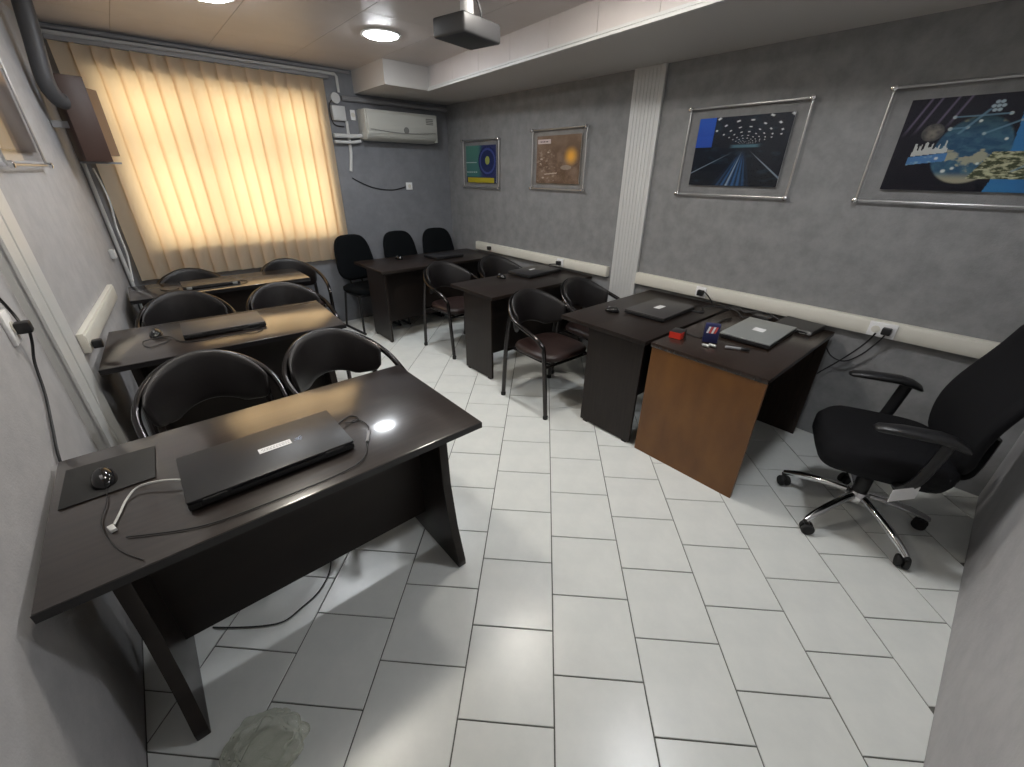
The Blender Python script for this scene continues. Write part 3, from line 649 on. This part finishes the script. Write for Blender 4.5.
cable('wall_cable', 'black cable going up from the left wall plug', [(xl(2.18) + 0.03, 2.19, 1.13), (xl(2.18) + 0.02, 2.20, 1.18), (xl(2.1) + 0.012, 2.12, 1.30), (xl(2.0) + 0.012, 2.0, 1.42)], 0.005)

# ------------------------------------------------------------------ posters in steel and acrylic frames
def sm(a, b, x):
    t = max(0, min(1, (x - a) / (b - a))); return t * t * (3 - 2 * t)
def mixc(a, b, t): return tuple(a[i] + (b[i] - a[i]) * t for i in range(3))
def art1(u, v):      # teal sheet with blue ring and yellow strip
    c = mixc((0.05, 0.16, 0.16), (0.08, 0.22, 0.18), v)
    c = mixc(c, (0.03, 0.035, 0.12), sm(0.38, 0.6, u))
    d = math.hypot((u - 0.72) / 0.30, (v - 0.58) / 0.40)
    if d < 1: c = (0.015, 0.025, 0.10)
    if 0.72 < d < 0.86: c = (0.06, 0.08, 0.26)
    if math.hypot((u - 0.72) / 0.07, (v - 0.6) / 0.11) < 1: c = (0.30, 0.34, 0.08)
    if abs(v - 0.55) < 0.012 and u < 0.36 or abs(v - 0.29) < 0.018 and u < 0.40 and (int(u * 40) % 3): c = (0.4, 0.5, 0.5)
    if v < 0.16: c = (0.02, 0.03, 0.08)
    if v < 0.14 and 0.04 < u < 0.93: c = (0.42, 0.36, 0.02)
    return c
def nz(x, y, o=4): return mnoise.fractal(Vector((x, y, 3.7)), 0.9, 2.0, o)
def art2(u, v):
    h = nz(u * 5, v * 5, 5); c = mixc((0.10, 0.062, 0.045), (0.21, 0.145, 0.115), sm(-0.7, 0.8, h)); c = mixc(c, (0.27, 0.19, 0.145), sm(0.45, 1, v) * 0.4)
    if u < 0.45 and v < 0.72: c = mixc(c, (0.33, 0.26, 0.22), 0.7 * sm(0.35, 0.6, nz(u * 14, v * 22, 3)))
    d = math.hypot((u - 0.80) / 0.19, (v - 0.57) / 0.24)
    c = mixc((0.85, 0.42, 0.05), c, sm(0.05, 1.0, d))
    if 0.02 < u < 0.33 and 0.84 < v < 0.93: c = (0.62, 0.52, 0.52)
    if 0.06 < u < 0.28 and 0.87 < v < 0.895 and int(u * 60) % 4: c = (0.12, 0.10, 0.12)
    for (x, y, r) in ((0.28, 0.66, 0.03), (0.12, 0.52, 0.035), (0.10, 0.42, 0.025), (0.17, 0.12, 0.035)):
        c = mixc((0.5, 0.42, 0.37), c, sm(r * 0.5, r * 1.2, math.hypot(u - x, (v - y) * 1.6)))
    if abs(v - 0.2 - 0.1 * (u - 0.25)) < 0.012 and 0.2 < u < 0.5: c = (0.48, 0.40, 0.35)
    if math.hypot((u - 0.7) / 0.12, (v - 0.34) / 0.05) < 1: c = mixc(c, (0.36, 0.32, 0.29), 0.6)
    return c
def art3(u, v):
    c = mixc((0.004, 0.006, 0.012), (0.006, 0.011, 0.024), v)
    c = mixc(c, (0.012, 0.03, 0.05), sm(0.2, 0.9, nz(u * 7, v * 16, 4)) * 0.8)
    vx, vy = 0.57, 0.58; du, dv = u - vx, v - vy
    if dv < -0.03:
        x = du / -dv; k = sm(-0.03, -0.25, dv)
        c = mixc(c, (0.03, 0.10, 0.24), k * (1 - sm(0.10, 0.42, abs(x + 0.12))) * (0.55 + 0.45 * math.sin(x * 60)))
        for e, wd in ((-1.45, 0.03), (0.95, 0.03), (-0.2, 0.02)):
            c = mixc((0.22, 0.29, 0.36), c, max(1 - k, sm(wd * 0.4, wd * 1.6, abs(x - e))))
    if dv > 0.03:
        x = du / dv
        for e in (-1.5, -0.85, -0.35, 0.08, 0.55, 1.05, 1.7, 2.4):
            dist = math.hypot(du, dv); ph = abs((math.log(max(dist, 0.03)) * 3.4 + e * 0.35) % 1 - 0.5)
            c = mixc((0.75, 0.78, 0.82), c, max(sm(0.03, 0.13, ph), sm(0.02, 0.06 + 0.012 / dist * 0.5, abs(x - e) / math.hypot(1, e)), 0.0 if u > 0.2 else 1.0))
    c = mixc((0.07, 0.16, 0.21), c, max(sm(0.01, 0.03, abs(dv)), sm(0.1, 0.18, abs(du))))
    if u < 0.195 and v > 0.58: c = mixc((0.012, 0.06, 0.36), (0.02, 0.10, 0.52), sm(0.55, 1.0, v) + 0.3 * (v < 0.74))
    return c
def art4(u, v):
    c = mixc((0.006, 0.006, 0.012), (0.010, 0.009, 0.018), v)
    for e in (0.06, 0.11, 0.19, 0.25):
        c = mixc((0.12, 0.10, 0.16), c, max(sm(0.0, 0.012, abs(u - e - 0.22 * (v - 0.8))), 1 - sm(0.55 + e * 0.4, 0.75 + e * 0.4, v)))
    edge = 0.53 + 0.035 * math.sin(v * 3.2)
    if u > edge: c = mixc((0.035, 0.17, 0.38), (0.015, 0.085, 0.28), sm(edge, 1.0, u) + 0.25 * nz(u * 4, v * 4))
    d = math.hypot((u - 0.39) / 0.185, (v - 0.44) / 0.36)
    if d < 1.02:
        n = nz(u * 9, v * 7, 5)
        g = mixc((0.02, 0.07, 0.14), (0.05, 0.13, 0.19), sm(-0.6, 0.6, nz(u * 20, v * 20, 3)))
        g = mixc(g, (0.33, 0.33, 0.25), sm(0.15, 0.4, n)); g = mixc(g, (0.012, 0.03, 0.02), sm(0.55, 0.85, v) * 0.75)
        g = mixc(g, (0.36, 0.33, 0.23), (1 - sm(0.12, 0.22, v)) * 0.9)
        c = mixc(g, c, sm(0.94, 1.02, d))
    d = math.hypot((u - 0.17) / 0.06, (v - 0.64) / 0.10); c = mixc(mixc((0.22, 0.2, 0.17), (0.06, 0.06, 0.06), sm(0, 1, d + 0.4 * nz(u * 30, v * 20))), c, sm(0.9, 1.0, d))
    if 0.09 < u < 0.285 and abs(v - 0.35 - 0.22 * (u - 0.18)) < 0.045: c = mixc((0.07, 0.19, 0.40), (0.20, 0.36, 0.5), sm(0.3, 0.7, nz(u * 25, v * 25)))
    top = 0.40 + 0.22 * (u - 0.18)
    if 0.10 < u < 0.28 and top < v < top + 0.05 + 0.09 * sm(-0.2, 0.5, nz(u * 60, 2.0, 2)): c = mixc(c, (0.58, 0.6, 0.57), 0.8)
    if 0.14 < v < 0.42 and u + 0.45 * (0.42 - v) * 0.6 > 0.50 + 0.0 and u < 0.70 - 0.25 * max(0, v - 0.3):
        c = mixc((0.05, 0.06, 0.03), (0.46, 0.46, 0.30), sm(-0.35, 0.45, nz(u * 30, v * 45, 4)))
    for (x, y, r) in ((0.25, 0.79, 0.02), (0.25, 0.67, 0.022), (0.33, 0.68, 0.02), (0.38, 0.74, 0.018), (0.42, 0.61, 0.018), (0.50, 0.80, 0.02), (0.45, 0.3, 0.018), (0.24, 0.36, 0.02), (0.53, 0.55, 0.018), (0.56, 0.73, 0.014), (0.30, 0.22, 0.025), (0.34, 0.25, 0.02)):
        c = mixc((0.58, 0.64, 0.62), c, sm(r * 0.35, r * 1.1, math.hypot((u - x) * 1.6, v - y)))
    for (x0, y0, x1, y1) in ((0.25, 0.79, 0.5, 0.8), (0.3, 0.62, 0.40, 0.85), (0.25, 0.67, 0.33, 0.68), (0.42, 0.61, 0.56, 0.73), (0.62, 0.22, 0.8, 0.45)):
        t = max(0, min(1, ((u - x0) * (x1 - x0) + (v - y0) * (y1 - y0)) / ((x1 - x0) ** 2 + (y1 - y0) ** 2)))
        c = mixc((0.13, 0.24, 0.32), c, 0.3 + 0.7 * sm(0.004, 0.012, math.hypot(u - x0 - t * (x1 - x0), v - y0 - t * (y1 - y0))))
    for k in range(7):
        x, y = 0.43 + 0.022 * math.cos(k * 1.05) * (k > 0), 0.88 + 0.045 * math.sin(k * 1.05) * (k > 0)
        c = mixc((0.33, 0.42, 0.47), c, sm(0.012, 0.022, math.hypot((u - x) * 1.6, v - y)))
    return c
def art5(u, v):
    c = mixc((0.03, 0.035, 0.05), (0.10, 0.11, 0.13), 0.5 + 0.5 * math.sin(u * 9 + v * 5))
    if v > 0.62: c = mixc(c, (0.42, 0.28, 0.18), sm(0.62, 0.75, v))
    return c
def poster(label, art, loc, rz, W, H, mx, my, nu=180, nv=130):
    # local: wall plane y = 0, faces -y, x to the viewer's right, origin at frame bottom centre
    t = thing('poster_frame', label, 'poster', loc, rz, 'posters in steel and acrylic frames')
    iw, ih = W - 2 * mx, H - 2 * my
    me = bpy.data.meshes.new('poster_print'); vs = []; fs = []
    for j in range(nv + 1):
        for i in range(nu + 1): vs.append((-iw / 2 + iw * i / nu, -0.02, my + ih * j / nv))
    for j in range(nv):
        for i in range(nu): a = j * (nu + 1) + i; fs.append((a, a + 1, a + nu + 2, a + nu + 1))
    me.from_pydata(vs, [], fs); at = me.color_attributes.new('print', 'FLOAT_COLOR', 'CORNER'); buf = []
    for j in range(nv):
        for i in range(nu):
            c = art((i + 0.5) / nu, (j + 0.5) / nv); buf += [c[0], c[1], c[2], 1.0] * 4
    at.data.foreach_set('color', buf); me.materials.append(PRINT)
    o = bpy.data.objects.new('poster_print', me); COL.objects.link(o); o.parent = t
    box('backing', (-iw / 2, -0.0195, my), (iw / 2, -0.016, my + ih), WHITE, t)
    box('acrylic_sheet', (-W / 2 + 0.015, -0.026, 0.015), (W / 2 - 0.015, -0.0225, H - 0.015), ACRYL, t)
    for x in (-W / 2, W / 2): tubeo('frame_bar', [(x, -0.024, 0.0), (x, -0.024, H)], 0.006, STEEL, t, 10)
    for z in (0, H): tubeo('frame_bar', [(-W / 2 - 0.012, -0.03, z), (W / 2 + 0.012, -0.03, z)], 0.006, STEEL, t, 10)
    for x in (-W / 2, W / 2):
        for z in (0, H): latheo('standoff', [(0.009, 0.0), (0.009, -0.03), (0.015, -0.032), (0.015, -0.046), (0.010, -0.05), (0.001, -0.051)], CHROME, t, (x, 0, z), 14, 'y')
RZ = -PI / 2
poster('teal and blue poster with a yellow bottom strip', art1, (XR, 4.245, 1.47), RZ, 0.66, 0.475, 0.05, 0.05)
poster('brown poster with a glowing orange spot', art2, (XR, 3.05, 1.488), RZ, 0.68, 0.50, 0.06, 0.05)
poster('dark poster of a lit tunnel hall with a bright blue corner', art3, (XR, 1.404, 1.50), RZ, 0.745, 0.53, 0.075, 0.06)
poster('big blue and black collage poster above the wheeled chair', art4, (XR, 0.20, 1.505), RZ, 0.93, 0.53, 0.09, 0.06, 230, 130)
la = math.atan2(0.215, 2.43)
poster('framed poster on the left wall at the picture edge', art5, (xl(3.28), 3.28, 1.63), PI / 2 - la, 0.75, 0.56, 0.06, 0.06, 40, 40)

# ------------------------------------------------------------------ air conditioner and wall fittings
ac = thing('air_conditioner', 'white split air conditioner on the back wall', 'air conditioner', (2.535, YB, 1.915))
prof = [(0.0, 0.0), (-0.12, 0.0), (-0.175, 0.025), (-0.205, 0.07), (-0.215, 0.14), (-0.205, 0.25), (-0.19, 0.275), (0.0, 0.285)]
prismo('body', prof, -0.41, 0.41, ACW, ac, 'x', bev=0.004)
box('louver', (-0.37, -0.013, 0.0), (0.37, 0.013, 0.006), ACW, ac, loc=(0, -0.178, 0.045), rot=(math.radians(40), 0, 0))
prismo('front_panel', [(-0.2155, 0.105), (-0.2195, 0.14), (-0.2095, 0.24), (-0.205, 0.24), (-0.211, 0.14)], -0.395, 0.395, ACW, ac, 'x')
bm = bmesh.new()
for k in range(16):
    a = -1 + 2 * k / 15; bbox(bm, (0.36 * a - 0.025, -0.2165, 0.094 - 0.018 * (1 - a * a)), (0.36 * a + 0.025, -0.2125, 0.099 - 0.018 * (1 - a * a)))
finish('seam_line', bm, ACG, ac)
latheo('badge', [(0.001, -0.004), (0.028, -0.004), (0.032, 0.0)], ACG, ac, (0.02, -0.2165, 0.108), 20, 'y')
for k in range(5): box('display_slat', (0.27, -0.2165, 0.16 + k * 0.016), (0.36, -0.2125, 0.169 + k * 0.016), ACG, ac)
box('side_cap', (-0.425, -0.19, 0.01), (-0.41, 0.0, 0.275), ACW, ac, bev=0.004); box('side_cap', (0.41, -0.19, 0.01), (0.425, 0.0, 0.275), ACW, ac, bev=0.004)
tag(tubeo('conduit_pipe', [(-0.1, YB - 0.02, 2.463), (1.93, YB - 0.02, 2.468), (1.945, YB - 0.02, 2.45), (1.945, YB - 0.02, 2.32)], 0.014, PVC, None, 8), 'white conduit running above the blind and turning down', 'pipe')
tag(tubeo('conduit_pipe', [(-0.13, YB - 0.018, 2.498), (2.08, YB - 0.018, 2.498)], 0.014, GREY, None, 8), 'grey pipe along the ceiling line above the blind', 'pipe')
tag(tubeo('conduit_pipe', [(1.96, YB - 0.03, 2.275), (3.20, YB - 0.03, 2.275)], 0.022, GREY, None, 8), 'grey pipe running above the air conditioner', 'pipe')
t = thing('junction_box', 'white junction box beside the blind top', 'box', (1.915, YB, 2.08)); box('body', (-0.07, -0.05, 0), (0.06, 0, 0.125), PVC, t, bev=0.004); box('lid', (-0.062, -0.054, 0.008), (0.052, -0.05, 0.117), PVC, t, bev=0.002)
t = thing('cable_spool', 'small white round fitting above the junction box', 'fitting', (1.90, YB, 2.27)); latheo('ring', [(0.022, 0), (0.045, 0), (0.048, -0.02), (0.045, -0.035), (0.022, -0.035)], PVC, t, seg=18, axis='y'); latheo('core', [(0.001, -0.03), (0.02, -0.03), (0.02, 0)], ACG, t, seg=14, axis='y')
socket('narrow white switch left of the air conditioner', (2.065, YB, 2.14), 0, 0.05, 0.09)
tag(tubeo('conduit_pipe', [(1.985, YB - 0.015, 2.08), (1.985, YB - 0.015, 1.80), (1.955, YB - 0.015, 1.62)], 0.016, PVC, None, 8), 'white vertical conduit between the blind and the air conditioner', 'pipe')
tag(tubeo('coolant_pipe', [(1.82, YB - 0.05, 1.945), (2.0, YB - 0.05, 1.945), (2.112, YB - 0.06, 1.955)], 0.02, PVC, None, 10), 'upper white wrapped pipe running into the air conditioner', 'pipe')
tag(tubeo('coolant_pipe', [(1.82, YB - 0.05, 1.888), (2.0, YB - 0.05, 1.89), (2.095, YB - 0.05, 1.905)], 0.015, PVC, None, 10), 'lower white wrapped pipe running into the air conditioner', 'pipe')
cable('wall_cable', 'dark cable looping around the junction box', [(1.87, YB - 0.03, 2.26), (1.83, YB - 0.02, 2.2), (1.83, YB - 0.02, 2.1), (1.86, YB - 0.02, 2.04), (1.95, YB - 0.02, 2.03)], 0.005)

# ------------------------------------------------------------------ projector
pj = thing('projector', 'dark grey projector hanging from the ceiling', 'projector', (1.62, 2.24, 2.235), math.radians(192))
box('body', (-0.145, -0.11, 0.0), (0.145, 0.11, 0.085), mat('dark grey plastic', (0.03, 0.03, 0.032), 0.45), pj, bev=0.012, seg=3)
latheo('lens', [(0.03, 0.0), (0.034, -0.012), (0.03, -0.016), (0.022, -0.008), (0.001, -0.004)], GLOSSB, pj, (-0.06, -0.11, 0.045), 20, 'y')
for k in range(6): box('vent_slat', (0.02 + k * 0.018, -0.113, 0.02), (0.03 + k * 0.018, -0.109, 0.065), BLACK, pj)
box('mount_plate', (-0.06, -0.05, 0.09), (0.06, 0.05, 0.1), GREY, pj, bev=0.002)
latheo('mount_joint', [(0.028, 0.1), (0.034, 0.105), (0.034, 0.165), (0.022, 0.175)], PVC, pj, seg=16)
latheo('mount_pole', [(0.018, 0.17), (0.018, 0.272)], GREY, pj, seg=12); latheo('ceiling_plate', [(0.06, 0.272), (0.06, 0.285)], PVC, pj, seg=20)
tubeo('cord', [(-0.04, 0.06, 0.09), (-0.05, 0.05, 0.13), (-0.03, 0.03, 0.2), (-0.025, 0.0, 0.275)], 0.006, CABLE, pj, 6, 5)

# ------------------------------------------------------------------ left rear corner
y = 4.28
tag(tubeo('stove_pipe', [(-0.105, y, ZC), (-0.128, y, 2.30), (-0.148, y, 2.12), (-0.142, y + 0.02, 2.05), (-0.122, y + 0.05, 2.01), (-0.10, y + 0.07, 2.005)], 0.046, PIPEG, None, 16, 5), 'dark grey stove pipe with an elbow in the left rear corner', 'pipe')
sp = thing('wall_speaker', 'brown wooden speaker box hung in the corner before the blind', 'speaker', (-0.05, 4.50, 1.66), math.radians(14))
box('cabinet', (-0.085, -0.10, 0.0), (0.06, 0.10, 0.50), BROWNB, sp, bev=0.004)
prismo('side_wing', [(0.06, -0.095), (0.135, 0.0), (0.135, 0.10), (0.06, 0.10)], 0.04, 0.44, BROWNL, sp)
box('bracket', (-0.10, 0.0, -0.012), (0.13, 0.03, 0.0), GREY, sp); box('wall_arm', (-0.17, -0.02, 0.2), (-0.085, 0.02, 0.24), GREY, sp)
tag(tubeo('conduit_pipe', [(-0.145, 4.885, 0.02), (-0.145, 4.885, 2.44)], 0.013, PVC, None, 8), 'thin pale pipe standing in the left rear corner', 'pipe')
cable('wall_cable', 'white cable hanging down the left rear corner', [(-0.10, 4.80, 1.62), (-0.08, 4.78, 1.4), (-0.10, 4.76, 1.2), (-0.10, 4.74, 1.0), (-0.12, 4.70, 0.85), (-0.13, 4.66, 0.78)], 0.007, WCABLE)
t = thing('junction_box', 'small white box on the left wall near the rear corner', 'box', (xl(4.62), 4.62, 0.98), -la); box('body', (0, -0.035, 0), (0.03, 0.035, 0.07), PVC, t, bev=0.004); box('lid', (0.03, -0.03, 0.006), (0.034, 0.03, 0.064), WHITE, t, bev=0.0015)
# plastic bag on the floor
bm = bmesh.new(); bmesh.ops.create_icosphere(bm, subdivisions=5, radius=1.0); random.seed(3)
dirs = [(Vector((random.uniform(-1, 1), random.uniform(-1, 1), random.uniform(-1, 1))).normalized(), random.uniform(3, 8), random.uniform(0, 6)) for _ in range(7)]
for v in bm.verts:
    p = v.co.copy(); d = sum(abs(math.sin(p.dot(a) * f + o)) for a, f, o in dirs) / 7 - 0.6
    p *= 1 + 0.55 * d; v.co = Vector((p.x * 0.11, p.y * 0.09, max(-0.98, p.z) * 0.06 + 0.059))
tag(finish('plastic_bag', bm, BAG, None, 'all', loc=(-0.155, 0.945, 0.001), rot=(0, 0, math.radians(-35))), 'crumpled clear plastic bag on the tiles at the bottom edge', 'bag')
